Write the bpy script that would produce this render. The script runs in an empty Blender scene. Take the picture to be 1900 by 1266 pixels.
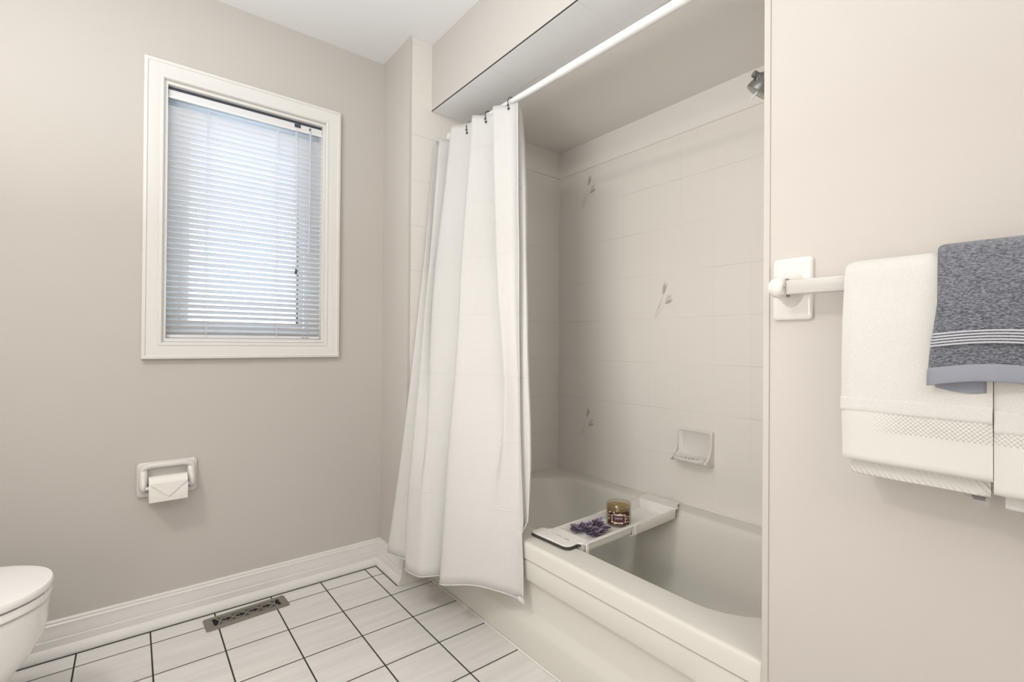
import bpy, bmesh, math, random
from mathutils import Vector, Matrix, noise
random.seed(7)
SC = bpy.context.scene
COL = SC.collection
PI = math.pi

LP = [1.15, 1.05, 2.5, 2.45, 0.28]; WS = 2.1

# ---------------------------------------------------------------- camera
cam_data = bpy.data.cameras.new('camera')
cam = bpy.data.objects.new('camera', cam_data)
COL.objects.link(cam)
cam_data.sensor_fit = 'HORIZONTAL'
cam_data.sensor_width = 36.0
cam_data.lens = 894.57 / 1900 * 36.0
cam_data.clip_start = 0.02
Rt = Vector((0.78513792, -0.61927465, 0.00757389))
Uv = Vector((-0.009295145, 0.000445012, 0.9999567))
Fv = Vector((0.6192512, 0.78517432, 0.00540685))
m = Matrix.Identity(4)
for i in range(3):
    m[i][0] = Rt[i]; m[i][1] = Uv[i]; m[i][2] = -Fv[i]
m[0][3], m[1][3], m[2][3] = 0.0, 0.0, 1.0716
cam.matrix_world = m
SC.camera = cam

# ---------------------------------------------------------------- world, lights, exposure
w = bpy.data.worlds.new('daylight'); SC.world = w
w.use_nodes = True
nt = w.node_tree
bg = nt.nodes['Background']
bg.inputs['Color'].default_value = (0.86, 0.93, 1.0, 1)
bg.inputs['Strength'].default_value = 1.75*WS

def area(name, loc, target, sx, sy, power, col, spread=180):
    l = bpy.data.lights.new(name, 'AREA'); l.shape = 'RECTANGLE'
    l.size = sx; l.size_y = sy; l.energy = power; l.color = col
    l.spread = math.radians(spread)
    o = bpy.data.objects.new(name, l); COL.objects.link(o)
    o.location = loc
    d = Vector(target) - Vector(loc)
    o.rotation_euler = d.to_track_quat('-Z', 'Y').to_euler()
    return o
# ceiling fixture, out of frame to the left
area('ceiling_lamp_light', (-0.72, 1.05, 2.34), (-0.2, 1.05, 0.0), 0.20, 0.20, 10*LP[0], (1.0, 0.95, 0.89))
# added low fill panel along the left wall, no lamp there
area('low_fill_light', (-0.93, 0.2, 0.80), (1.3, 0.6, 0.70), 1.5, 0.9, 10*LP[1], (1.0, 0.95, 0.89))
# added overhead fill behind the camera, no known fixture
area('rear_fill_light', (0.05, -0.9, 2.4), (0.3, 0.2, 0.0), 1.2, 1.0, 10*LP[2], (1.0, 0.95, 0.9))
# added unseen fill: uplight that washes the ceiling
area('upward_fill_light', (-0.45, 0.75, 1.50), (-0.45, 0.75, 3.0), 0.9, 0.9, 10*LP[3], (0.90, 0.94, 0.97))
# added soft fill aimed into the alcove, no such lamp known
area('alcove_fill_light', (-0.85, 0.45, 1.25), (1.889, 1.30, 1.30), 0.6, 0.6, 10*LP[4], (1.0, 0.97, 0.93), 65)
SC.view_settings.view_transform = 'Standard'
SC.view_settings.look = 'None'
SC.view_settings.gamma = 1.0
SC.view_settings.use_curve_mapping = False
SC.view_settings.exposure = 0.0

# ---------------------------------------------------------------- materials
def mat(name, col, rough=0.5, metal=0.0, spec=0.5, trans=0.0, ior=1.45, coat=0.0, sheen=0.0, sss=0.0):
    m = bpy.data.materials.new(name); m.use_nodes = True
    b = m.node_tree.nodes['Principled BSDF']
    b.inputs['Base Color'].default_value = (*col, 1)
    b.inputs['Roughness'].default_value = rough
    b.inputs['Metallic'].default_value = metal
    b.inputs['Specular IOR Level'].default_value = spec
    b.inputs['Transmission Weight'].default_value = trans
    b.inputs['IOR'].default_value = ior
    b.inputs['Coat Weight'].default_value = coat
    b.inputs['Sheen Weight'].default_value = sheen
    if sss:
        b.inputs['Subsurface Weight'].default_value = sss
    return m
def N(m, t, **kw):
    n = m.node_tree.nodes.new(t)
    for k, v in kw.items(): setattr(n, k, v)
    return n
def L(m, a, b): m.node_tree.links.new(a, b)
def P(m): return m.node_tree.nodes['Principled BSDF']
def math_n(m, op, a, b=None, c=None):
    n = N(m, 'ShaderNodeMath', operation=op)
    for i, v in enumerate((a, b, c)):
        if v is None: continue
        if isinstance(v, (int, float)): n.inputs[i].default_value = v
        else: L(m, v, n.inputs[i])
    return n.outputs[0]
def mixc(m, f, a, b):
    n = N(m, 'ShaderNodeMix', data_type='RGBA')
    if isinstance(f, (int, float)): n.inputs[0].default_value = f
    else: L(m, f, n.inputs[0])
    for v, i in ((a, 6), (b, 7)):
        if isinstance(v, tuple): n.inputs[i].default_value = (*v, 1)
        else: L(m, v, n.inputs[i])
    return n.outputs[2]
def bump(m, h, strength=0.3, dist=0.002):
    n = N(m, 'ShaderNodeBump'); n.inputs['Strength'].default_value = strength
    n.inputs['Distance'].default_value = dist
    L(m, h, n.inputs['Height']); L(m, n.outputs[0], P(m).inputs['Normal'])
    return n
def pos(m):
    g = N(m, 'ShaderNodeNewGeometry'); s = N(m, 'ShaderNodeSeparateXYZ')
    L(m, g.outputs['Position'], s.inputs[0])
    return g.outputs['Position'], s.outputs
def noise_n(m, vec, scale, detail=3, rough=0.5, dims=None):
    n = N(m, 'ShaderNodeTexNoise'); n.inputs['Scale'].default_value = scale
    n.inputs['Detail'].default_value = detail; n.inputs['Roughness'].default_value = rough
    if vec is not None: L(m, vec, n.inputs['Vector'])
    return n.outputs['Fac']
def mapping(m, vec, scale):
    n = N(m, 'ShaderNodeMapping'); n.inputs['Scale'].default_value = scale
    L(m, vec, n.inputs['Vector']); return n.outputs[0]

def paint(name, col, rough=0.55, amt=0.05):
    m = mat(name, col, rough, spec=0.25)
    p, s = pos(m)
    bump(m, noise_n(m, p, 220, 2), amt, 0.001)
    return m
def line_mask(m, coord, origin, step, halfw):
    """1 on a grout line, 0 elsewhere; lines at origin + k*step"""
    t = math_n(m, 'DIVIDE', math_n(m, 'SUBTRACT', coord, origin), step)
    f = math_n(m, 'FRACT', math_n(m, 'ADD', t, 0.5))
    d = math_n(m, 'MULTIPLY', math_n(m, 'ABSOLUTE', math_n(m, 'SUBTRACT', f, 0.5)), step)
    mr = N(m, 'ShaderNodeMapRange'); mr.inputs[1].default_value = halfw * 0.7
    mr.inputs[2].default_value = halfw * 1.3; mr.inputs[3].default_value = 1; mr.inputs[4].default_value = 0
    L(m, d, mr.inputs[0]); return mr.outputs[0]

WALLC = (0.585, 0.552, 0.515)
M = {}
M['wall'] = paint('wall_paint', WALLC)
M['ceil'] = paint('ceiling_paint', (0.88, 0.88, 0.88), 0.7)
M['band'] = paint('band_flash_tone', (0.82, 0.79, 0.75), 0.35)  # lighter than the tile: flash light put into the band colour
M['alc'] = paint('alcove_ceiling_paint', (0.84, 0.81, 0.77), 0.5)
M['trim'] = mat('trim_paint', (0.78, 0.765, 0.74), 0.32)
M['porc'] = mat('porcelain', (0.90, 0.885, 0.865), 0.12, coat=0.3)
M['ceramic'] = mat('ceramic', (0.74, 0.715, 0.68), 0.2, coat=0.2)
M['tub'] = mat('tub_enamel', (0.73, 0.71, 0.65), 0.38)
M['rod'] = mat('white_rod', (0.85, 0.84, 0.83), 0.3)
M['bronze'] = mat('dark_ring_metal', (0.10, 0.09, 0.085), 0.3, metal=0.8)
M['chrome'] = mat('aged_chrome', (0.32, 0.32, 0.31), 0.22, metal=0.95)
M['plasticw'] = mat('white_plastic', (0.84, 0.825, 0.79), 0.35)
M['rubber'] = mat('dark_rubber', (0.05, 0.045, 0.04), 0.6)
M['barp'] = mat('clear_grey_bar', (0.56, 0.54, 0.51), 0.25, coat=0.4)
M['black'] = mat('black_void', (0.012, 0.010, 0.009), 0.8)
M['caulk'] = mat('caulk', (0.82, 0.80, 0.76), 0.5)
M['gap'] = mat('dark_joint', (0.035, 0.032, 0.03), 0.8)  # dark fill for thin lines at baseboard, soffit edge and apron
M['vinyl'] = mat('window_vinyl', (0.80, 0.84, 0.88), 0.4)
M['cord'] = mat('blind_cord', (0.75, 0.76, 0.78), 0.7)
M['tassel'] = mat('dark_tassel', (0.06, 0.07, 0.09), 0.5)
M['clearp'] = mat('clear_wand', (0.60, 0.65, 0.71), 0.15)

# painted baseboard etc share trim; bar streaks
p_, s_ = pos(M['barp'])
v_ = mapping(M['barp'], p_, (300, 6, 900))
bump(M['barp'], noise_n(M['barp'], v_, 1.0, 2), 0.25, 0.001)

# window blind slats: white, lets some daylight through
def slat_mat():
    m = mat('blind_slat', (0.88, 0.88, 0.89), 0.4)
    nt = m.node_tree; out = nt.nodes['Material Output']
    tr = N(m, 'ShaderNodeBsdfTranslucent'); tr.inputs[0].default_value = (0.70, 0.76, 0.86, 1)
    mx = N(m, 'ShaderNodeMixShader'); mx.inputs[0].default_value = 0.12
    L(m, P(m).outputs[0], mx.inputs[1]); L(m, tr.outputs[0], mx.inputs[2]); L(m, mx.outputs[0], out.inputs[0])
    return m
M['slat'] = slat_mat()
def glass_mat(name, tint=(1, 1, 1), refl=0.06):
    m = bpy.data.materials.new(name); m.use_nodes = True
    nt = m.node_tree; nt.nodes.remove(P(m)); out = nt.nodes['Material Output']
    t = N(m, 'ShaderNodeBsdfTransparent'); t.inputs[0].default_value = (*tint, 1)
    g = N(m, 'ShaderNodeBsdfGlossy'); g.inputs['Roughness'].default_value = 0.02
    fr = N(m, 'ShaderNodeLayerWeight'); fr.inputs[0].default_value = 0.25
    f = math_n(m, 'ADD', math_n(m, 'MULTIPLY', fr.outputs['Facing'], 0.45), refl)
    mx = N(m, 'ShaderNodeMixShader'); L(m, f, mx.inputs[0])
    L(m, t.outputs[0], mx.inputs[1]); L(m, g.outputs[0], mx.inputs[2]); L(m, mx.outputs[0], out.inputs[0])
    return m
M['pane'] = glass_mat('window_glass', (0.90, 0.94, 0.97))
M['jar'] = glass_mat('jar_glass', (0.93, 0.92, 0.90), 0.05)

# floor tiles: glossy off-white with faint grey brush streaks and near black grout
def floor_mat():
    m = mat('floor_tile', (0.8, 0.8, 0.8), 0.3, coat=0.15)
    p, s = pos(m)
    gx = line_mask(m, s[0], 0.0635, 0.20250, 0.0024)
    gy = line_mask(m, s[1], 2.1265, 0.20350, 0.0024)
    g = math_n(m, 'MAXIMUM', gx, gy)
    v = mapping(m, p, (2.2, 26, 1))
    st = noise_n(m, v, 1.0, 5, 0.65)
    cr = N(m, 'ShaderNodeValToRGB')
    cr.color_ramp.elements[0].position = 0.30; cr.color_ramp.elements[0].color = (0.69, 0.67, 0.65, 1)
    cr.color_ramp.elements[1].position = 0.66; cr.color_ramp.elements[1].color = (0.80, 0.78, 0.75, 1)
    L(m, st, cr.inputs[0])
    c = mixc(m, g, cr.outputs[0], (0.022, 0.017, 0.014))
    L(m, c, P(m).inputs['Base Color'])
    L(m, math_n(m, 'ADD', math_n(m, 'MULTIPLY', g, 0.6), 0.28), P(m).inputs['Roughness'])
    bump(m, math_n(m, 'SUBTRACT', 1.0, g), 0.5, 0.001)
    return m
M['floor'] = floor_mat()

def wall_tile(name, ax, o, step, zo, zstep, col=(0.80, 0.768, 0.72), gcol=(0.60, 0.57, 0.53), halfw=0.0011, gz=None):
    m = mat(name, col, 0.24, coat=0.1)
    p, s = pos(m)
    g1 = line_mask(m, s[ax], o, step, halfw)
    g2 = line_mask(m, s[2 if gz is None else gz], zo, zstep, halfw)
    n1 = noise_n(m, p, 3.1, 2)
    k = N(m, 'ShaderNodeMapRange'); k.inputs[1].default_value = 0.42; k.inputs[2].default_value = 0.62
    k.inputs[3].default_value = 0.12; k.inputs[4].default_value = 0.9
    L(m, n1, k.inputs[0])
    gv = math_n(m, 'MULTIPLY', g1, math_n(m, 'MULTIPLY', k.outputs[0], 0.35))
    gh = math_n(m, 'MULTIPLY', g2, k.outputs[0])
    g = math_n(m, 'MAXIMUM', gv, gh)
    L(m, mixc(m, g, col, gcol), P(m).inputs['Base Color'])
    bump(m, math_n(m, 'SUBTRACT', 1.0, math_n(m, 'MAXIMUM', g1, g2)), 0.12, 0.0008)
    return m
M['tileB'] = wall_tile('alcove_back_tile', 1, 1.0515, 0.1560, 0.3785, 0.2035)
M['tileE'] = wall_tile('alcove_end_tile', 0, 1.7490, 0.1560, 0.3785, 0.2035, halfw=0.0012)
M['tileS'] = wall_tile('soffit_tile', 1, 1.2050, 0.1560, 1.2620, 0.5, col=(0.84, 0.84, 0.84), gcol=(0.42, 0.41, 0.40), halfw=0.0013, gz=0)
M['petal'] = mat('tile_flower_grey', (0.46, 0.43, 0.39), 0.4)
M['petal2'] = mat('tile_flower_pale', (0.62, 0.59, 0.55), 0.4)

# waffle curtain
def curtain_mat():
    m = mat('waffle_cloth', (0.73, 0.72, 0.70), 0.8, spec=0.15, sheen=0.1)
    uv = N(m, 'ShaderNodeUVMap'); s = N(m, 'ShaderNodeSeparateXYZ'); L(m, uv.outputs[0], s.inputs[0])
    k = 2 * PI / 0.0092
    a = math_n(m, 'SINE', math_n(m, 'MULTIPLY', s.outputs[0], k))
    b = math_n(m, 'SINE', math_n(m, 'MULTIPLY', s.outputs[1], k))
    wf = math_n(m, 'MAXIMUM', a, b)
    # plain weave at the header and the hem
    up = N(m, 'ShaderNodeMapRange'); up.inputs[1].default_value = 1.93; up.inputs[2].default_value = 1.94
    up.inputs[3].default_value = 1; up.inputs[4].default_value = 0; L(m, s.outputs[1], up.inputs[0])
    dn = N(m, 'ShaderNodeMapRange'); dn.inputs[1].default_value = 0.205; dn.inputs[2].default_value = 0.212
    L(m, s.outputs[1], dn.inputs[0])
    wf = math_n(m, 'MULTIPLY', wf, math_n(m, 'MULTIPLY', up.outputs[0], dn.outputs[0]))
    # packing creases at regular heights
    cr = line_mask(m, s.outputs[1], 0.245, 0.235, 0.0014)
    h = math_n(m, 'ADD', math_n(m, 'MULTIPLY', wf, 0.26), math_n(m, 'MULTIPLY', cr, 0.9))
    bump(m, h, 0.55, 0.0016)
    nt = m.node_tree; out = nt.nodes['Material Output']
    tr = N(m, 'ShaderNodeBsdfTranslucent'); tr.inputs[0].default_value = (0.78, 0.76, 0.74, 1)
    mx = N(m, 'ShaderNodeMixShader'); mx.inputs[0].default_value = 0.12
    L(m, P(m).outputs[0], mx.inputs[1]); L(m, tr.outputs[0], mx.inputs[2]); L(m, mx.outputs[0], out.inputs[0])
    return m
M['curtain'] = curtain_mat()

def terry(name, c1, c2, scale, strength, band=None):
    m = mat(name, c1, 0.95, spec=0.05, sheen=0.35)
    p, s = pos(m)
    v = mapping(m, p, (1.0, 0.55, 1.6))
    n1 = noise_n(m, v, scale, 3, 0.7)
    vo = N(m, 'ShaderNodeTexVoronoi'); vo.inputs['Scale'].default_value = scale * 1.4; L(m, v, vo.inputs['Vector'])
    h = math_n(m, 'SUBTRACT', n1, math_n(m, 'MULTIPLY', vo.outputs['Distance'], 0.5))
    mr = N(m, 'ShaderNodeMapRange'); mr.inputs[1].default_value = 0.1; mr.inputs[2].default_value = 0.42
    L(m, h, mr.inputs[0])
    L(m, mixc(m, mr.outputs[0], c2, c1), P(m).inputs['Base Color'])
    bump(m, h, strength, 0.003)
    return m
M['twhite'] = terry('white_terry', (0.69, 0.68, 0.655), (0.65, 0.635, 0.605), 420, 0.25)
M['tgrey'] = terry('grey_terry', (0.29, 0.30, 0.345), (0.10, 0.106, 0.132), 300, 1.0)
def hem_mat():   # flat hem with a diagonal woven band across part of it
    m = mat('white_hem', (0.69, 0.68, 0.64), 0.8, sheen=0.2)
    p, s = pos(m)
    a = math_n(m, 'SINE', math_n(m, 'MULTIPLY', math_n(m, 'ADD', s[1], s[2]), 2 * PI / 0.0062))
    b = math_n(m, 'SINE', math_n(m, 'MULTIPLY', math_n(m, 'SUBTRACT', s[1], s[2]), 2 * PI / 0.0062))
    z0 = math_n(m, 'GREATER_THAN', s[2], 0.9300)
    n = N(m, 'ShaderNodeMapRange'); n.inputs[1].default_value = 0.262; n.inputs[2].default_value = 0.215; L(m, s[1], n.inputs[0])
    k = math_n(m, 'MULTIPLY', z0, n.outputs[0])
    bump(m, math_n(m, 'MULTIPLY', k, math_n(m, 'ADD', a, b)), 0.45, 0.0014)
    return m
M['hemw'] = hem_mat()
M['hemg'] = mat('grey_hem', (0.27, 0.285, 0.335), 0.8, sheen=0.2)
M['stripe'] = mat('pale_stripe', (0.50, 0.51, 0.55), 0.7)
def band_mat():   # diagonal woven band
    m = mat('woven_band', (0.69, 0.68, 0.64), 0.8)
    p, s = pos(m)
    a = math_n(m, 'SINE', math_n(m, 'MULTIPLY', math_n(m, 'ADD', s[1], s[2]), 2 * PI / 0.006))
    b = math_n(m, 'SINE', math_n(m, 'MULTIPLY', math_n(m, 'SUBTRACT', s[1], s[2]), 2 * PI / 0.006))
    bump(m, math_n(m, 'ADD', a, b), 0.35, 0.0012)
    return m
M['bandw'] = band_mat()
def stripe_hem():
    m = mat('ribbed_hem', (0.69, 0.68, 0.64), 0.8)
    p, s = pos(m)
    a = math_n(m, 'SINE', math_n(m, 'MULTIPLY', math_n(m, 'ADD', s[1], math_n(m, 'MULTIPLY', s[2], -0.8)), 2 * PI / 0.0085))
    bump(m, a, 0.5, 0.0018)
    return m
M['ribw'] = stripe_hem()

def reg_mat():
    m = mat('register_metal', (0.24, 0.22, 0.19), 0.5, metal=0.2)
    p, s = pos(m); bump(m, noise_n(m, p, 90, 3), 0.1, 0.001)
    return m
M['reg'] = reg_mat()
M['paper'] = mat('tissue', (0.87, 0.85, 0.80), 0.85)
M['wax'] = mat('amber_wax', (0.33, 0.22, 0.085), 0.45)
def label_mat():
    m = mat('candle_label', (0.10, 0.03, 0.02), 0.5)
    uv = N(m, 'ShaderNodeUVMap')
    vo = N(m, 'ShaderNodeTexVoronoi'); vo.inputs['Scale'].default_value = 1.0
    v = mapping(m, uv.outputs[0], (9, 6.5, 1)); L(m, v, vo.inputs['Vector'])
    s = N(m, 'ShaderNodeSeparateXYZ'); L(m, uv.outputs[0], s.inputs[0])
    lf = N(m, 'ShaderNodeMapRange'); lf.inputs[1].default_value = 0.30; lf.inputs[2].default_value = 0.44
    lf.inputs[3].default_value = 1; lf.inputs[4].default_value = 0; L(m, vo.outputs['Distance'], lf.inputs[0])
    c = mixc(m, lf.outputs[0], (0.06, 0.02, 0.012), (0.80, 0.66, 0.42))
    # central maroon panel with a pale outline
    du = math_n(m, 'ABSOLUTE', math_n(m, 'SUBTRACT', s.outputs[0], 0.5))
    dv = math_n(m, 'ABSOLUTE', math_n(m, 'SUBTRACT', s.outputs[1], 0.47))
    e = math_n(m, 'MAXIMUM', math_n(m, 'DIVIDE', du, 0.27), math_n(m, 'DIVIDE', dv, 0.25))
    outl = math_n(m, 'LESS_THAN', e, 1.12); inn = math_n(m, 'LESS_THAN', e, 1.0)
    c = mixc(m, outl, c, (0.78, 0.60, 0.58)); c = mixc(m, inn, c, (0.075, 0.02, 0.03))
    L(m, c, P(m).inputs['Base Color'])
    return m
M['label'] = label_mat()
M['ink'] = mat('pale_script', (0.85, 0.84, 0.80), 0.5)
M['lav'] = mat('lavender_petal', (0.17, 0.125, 0.205), 0.7)
M['lav2'] = mat('mauve_petal', (0.30, 0.21, 0.34), 0.7)
M['lav3'] = mat('grey_violet_petal', (0.20, 0.17, 0.22), 0.7)
M['stem'] = mat('dark_stem', (0.05, 0.045, 0.035), 0.7)
M['traym'] = mat('tray_plastic', (0.86, 0.84, 0.80), 0.3)
M['tag'] = mat('care_tag_cloth', (0.42, 0.40, 0.38), 0.7)
M['tagink'] = mat('tag_print', (0.16, 0.15, 0.15), 0.7)

# ---------------------------------------------------------------- helpers
def tag(o, label=None, cat=None, group=None, kind=None):
    if label: o['label'] = label
    if cat: o['category'] = cat
    if group: o['group'] = group
    if kind: o['kind'] = kind
    return o
def thing(name, label, cat, loc=(0, 0, 0), group=None):
    o = bpy.data.objects.new(name, None); COL.objects.link(o)
    o.location = loc; o.empty_display_size = 0.05
    return tag(o, label, cat, group)
def obj(name, bm, mats, parent=None, smooth=True, angle=40, bevel=0, seg=2):
    """link the bmesh (world coordinates) as one mesh object"""
    bmesh.ops.recalc_face_normals(bm, faces=bm.faces)
    me = bpy.data.meshes.new(name); bm.to_mesh(me); bm.free()
    if not isinstance(mats, (list, tuple)): mats = [mats]
    for x in mats: me.materials.append(x)
    o = bpy.data.objects.new(name, me); COL.objects.link(o)
    if parent is not None:
        o.parent = parent
        o.matrix_parent_inverse = Matrix.Translation(parent.location).inverted() if parent.parent is None else Matrix.Translation(-parent_world(parent))
    if smooth:
        me.polygons.foreach_set('use_smooth', [True] * len(me.polygons))
        me.set_sharp_from_angle(angle=math.radians(angle))
    if bevel:
        b = o.modifiers.new('bevel', 'BEVEL'); b.width = bevel; b.segments = seg; b.limit_method = 'ANGLE'
        b.angle_limit = math.radians(30); b.harden_normals = False
    return o
def parent_world(o):
    # parts are stored in world coordinates with an inverse, so their own frame sits at the origin
    if o.parent is None: return Vector(o.location)
    return Vector((0, 0, 0))
def BM(): return bmesh.new()
def box(bm, a, b, mi=0):
    x0, y0, z0 = a; x1, y1, z1 = b
    v = [bm.verts.new(c) for c in ((x0,y0,z0),(x1,y0,z0),(x1,y1,z0),(x0,y1,z0),(x0,y0,z1),(x1,y0,z1),(x1,y1,z1),(x0,y1,z1))]
    fs = [bm.faces.new([v[i] for i in f]) for f in ((0,3,2,1),(4,5,6,7),(0,1,5,4),(1,2,6,5),(2,3,7,6),(3,0,4,7))]
    for f in fs: f.material_index = mi
    return fs
def loft(bm, rings, close=True, cap=(True, True), mi=0):
    """rings: lists of points, equal length"""
    R = [[bm.verts.new(p) for p in r] for r in rings]
    n = len(R[0])
    for a, b in zip(R, R[1:]):
        for i in range(n if close else n - 1):
            j = (i + 1) % n
            f = bm.faces.new((a[i], a[j], b[j], b[i])); f.material_index = mi
    if cap[0] and close: bm.faces.new(R[0][::-1]).material_index = mi
    if cap[1] and close: bm.faces.new(R[-1]).material_index = mi
    return R
def tube(bm, pts, r, n=10, cap=True, mi=0, flat=1.0):
    pts = [Vector(p) for p in pts]
    rings = []; up = None
    for i, p in enumerate(pts):
        t = (pts[min(i+1, len(pts)-1)] - pts[max(i-1, 0)]).normalized()
        if up is None:
            up = Vector((0, 0, 1)) if abs(t.z) < 0.9 else Vector((1, 0, 0))
        u = (up - t * up.dot(t)).normalized(); up = u
        v = t.cross(u)
        rr = r[i] if isinstance(r, (list, tuple)) else r
        rings.append([p + (u * math.cos(2*PI*k/n) * flat + v * math.sin(2*PI*k/n)) * rr for k in range(n)])
    loft(bm, rings, cap=(cap, cap), mi=mi)
def lathe(bm, c, prof, axis='Z', n=40, mi=0, cap=(True, True)):
    c = Vector(c); rings = []
    for r, h in prof:
        r = max(r, 1e-4)
        ring = []
        for k in range(n):
            a = 2*PI*k/n; x, y = r*math.cos(a), r*math.sin(a)
            if axis == 'Z': ring.append(c + Vector((x, y, h)))
            elif axis == 'X': ring.append(c + Vector((h, x, y)))
            else: ring.append(c + Vector((y, h, x)))
        rings.append(ring)
    loft(bm, rings, cap=cap, mi=mi)
def sphere(bm, c, r, n=16, sc=(1, 1, 1), mi=0):
    prof = [(math.sin(PI*i/(n//2)), -math.cos(PI*i/(n//2))) for i in range(n//2 + 1)]
    rings = []
    for rr, h in prof:
        rr = max(rr, 1e-3)
        rings.append([(c[0] + r*sc[0]*rr*math.cos(2*PI*k/n), c[1] + r*sc[1]*rr*math.sin(2*PI*k/n), c[2] + r*sc[2]*h) for k in range(n)])
    loft(bm, rings, mi=mi)
def rrect(cx, cy, hx, hy, r, n=6):
    """rounded rectangle outline, counter-clockwise, 4*(n+1) points"""
    r = min(r, hx, hy); out = []
    for q, (sx, sy) in enumerate(((1, 1), (-1, 1), (-1, -1), (1, -1))):
        for k in range(n + 1):
            a = PI/2*q + PI/2*k/n
            out.append((cx + sx*(hx-r) + r*math.cos(a), cy + sy*(hy-r) + r*math.sin(a)))
    return out
def sweep_profile(bm, prof, p0, p1, outdir, mi=0, m0=0.0, m1=0.0):
    """extrude a (depth, height) profile between two floor points; m0/m1 mitre per depth along the run"""
    p0, p1, o = Vector(p0), Vector(p1), Vector(outdir)
    t = (p1 - p0).normalized()
    rings = []
    for p, mm in ((p0, -m0), (p1, m1)):
        rings.append([p + o*d + Vector((0, 0, h)) + t*(d*mm) for d, h in prof])
    loft(bm, rings, close=True)
def catmull(pts, n):
    out = []
    P_ = [pts[0]] + list(pts) + [pts[-1]]
    for i in range(1, len(P_) - 2):
        a, b, c, d = (Vector(q) for q in P_[i-1:i+3])
        for k in range(n):
            t = k / n
            out.append(0.5*((2*b) + (c-a)*t + (2*a-5*b+4*c-d)*t*t + (3*b-a-3*c+d)*t**3))
    out.append(Vector(pts[-1])); return out
# ---------------------------------------------------------------- the room's shell
XC, YW, YT, XS, ZS, XB, YE, H = 0.9623, 2.2518, 1.9705, 1.0736, 2.1399, 1.8887, 0.4815, 2.44
XL, YF = -0.98, -1.70
def struct(name, bm, mats, parent=None, **kw):
    o = obj(name, bm, mats, parent, **kw)
    if parent is None: o['kind'] = 'structure'
    return o
b = BM(); box(b, (XL-.1, YF-.1, -0.06), (XB+.1, YW+.15, 0.0)); struct('floor', b, M['floor'], smooth=False)
b = BM(); box(b, (XL-.1, YF-.1, H), (XB+.1, YW+.15, H+.06)); struct('ceiling', b, M['ceil'], smooth=False)
b = BM(); box(b, (XL-.1, YF-.1, 0), (XL, YW+.15, H)); struct('wall_left', b, M['wall'], smooth=False)
b = BM(); box(b, (XL, YF-.1, 0), (XB+.1, YF, H)); struct('wall_front', b, M['wall'], smooth=False)
# window wall with its opening
OX0, OX1, OZ0, OZ1 = 0.090, 0.684, 1.072, 2.0615
b = BM()
box(b, (XL, YW, 0), (OX0, YW+.15, H)); box(b, (OX1, YW, 0), (XC, YW+.15, H))
box(b, (OX0, YW, 0), (OX1, YW+.15, OZ0)); box(b, (OX0, YW, OZ1), (OX1, YW+.15, H))
struct('wall_back', b, M['wall'], smooth=False)
# chunk of wall between the window wall and the tub: painted side, tiled face
b = BM(); fs = box(b, (XC, YT, 0), (XB+.1, YW+.15, H)); fs[2].material_index = 1
struct('wall_alcove_left', b, [M['wall'], M['tileE']], smooth=False)
# back wall of the alcove, with the little flowers printed on three of its tiles
b = BM()
box(b, (XB, YE, 0), (XB+.1, YT, H))
def leaf(bm, base, tip, wd, mi, dx, n=8):
    """flat leaf on the plane x = XB - dx; base/tip are (y, z)"""
    B, T = Vector(base), Vector(tip); d = T - B; s = Vector((-d.y, d.x)).normalized()
    L1, L2 = [], []
    for k in range(n + 1):
        t = k / n; wv = wd * math.sin(PI * t) ** 0.8 * (1.25 - 0.5 * t)
        c = B + d * t
        L1.append(c + s * wv); L2.append(c - s * wv)
    for k in range(n):
        q = [L1[k], L1[k+1], L2[k+1], L2[k]]
        if k == 0: q = [L1[0], L1[1], L2[1]]
        if k == n - 1: q = [L1[k], L1[k+1], L2[k]]
        f = bm.faces.new([bm.verts.new((XB - dx, v[0], v[1])) for v in q]); f.material_index = mi
def tile_flower(bm, y, z):
    """y is the right edge of the motif in the photo (small y), z its top"""
    leaf(bm, (y+.050, z-.055), (y+.043, z+.000), .0048, 1, .0006)
    leaf(bm, (y+.052, z-.060), (y+.030, z-.008), .0042, 1, .0007)
    leaf(bm, (y+.054, z-.055), (y+.052, z-.015), .0030, 2, .0008)
    leaf(bm, (y+.040, z-.098), (y+.004, z-.060), .0075, 2, .0006)
    leaf(bm, (y+.042, z-.099), (y+.000, z-.082), .0055, 1, .0007)
    leaf(bm, (y+.040, z-.096), (y+.018, z-.056), .0050, 2, .0008)
    leaf(bm, (y+.041, z-.099), (y+.006, z-.092), .0030, 1, .0009)
    leaf(bm, (y+.095, z-.165), (y+.050, z-.058), .0016, 2, .0006)
    leaf(bm, (y+.098, z-.170), (y+.041, z-.097), .0016, 2, .0006)
    leaf(bm, (y+.104, z-.160), (y+.060, z-.085), .0014, 2, .0006)
tile_flower(b, 1.700, 1.966); tile_flower(b, 1.240, 1.356); tile_flower(b, 1.700, 0.742)
o = struct('wall_alcove_back', b, [M['tileB'], M['petal'], M['petal2']], smooth=False)
# plain raised band between tile and alcove ceiling
b = BM()
prof = [(0, 2.000), (0.004, 2.0005), (0.007, 2.004), (0.008, 2.010), (0.008, ZS), (0, ZS)]
loft(b, [[(XB - d, YE, h) for d, h in prof], [(XB - d, YT - d, h) for d, h in prof]])
loft(b, [[(XS+.2, YT - d, h) for d, h in prof], [(XB - d, YT - d, h) for d, h in prof]])
struct('trim_1', b, M['band'])
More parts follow.
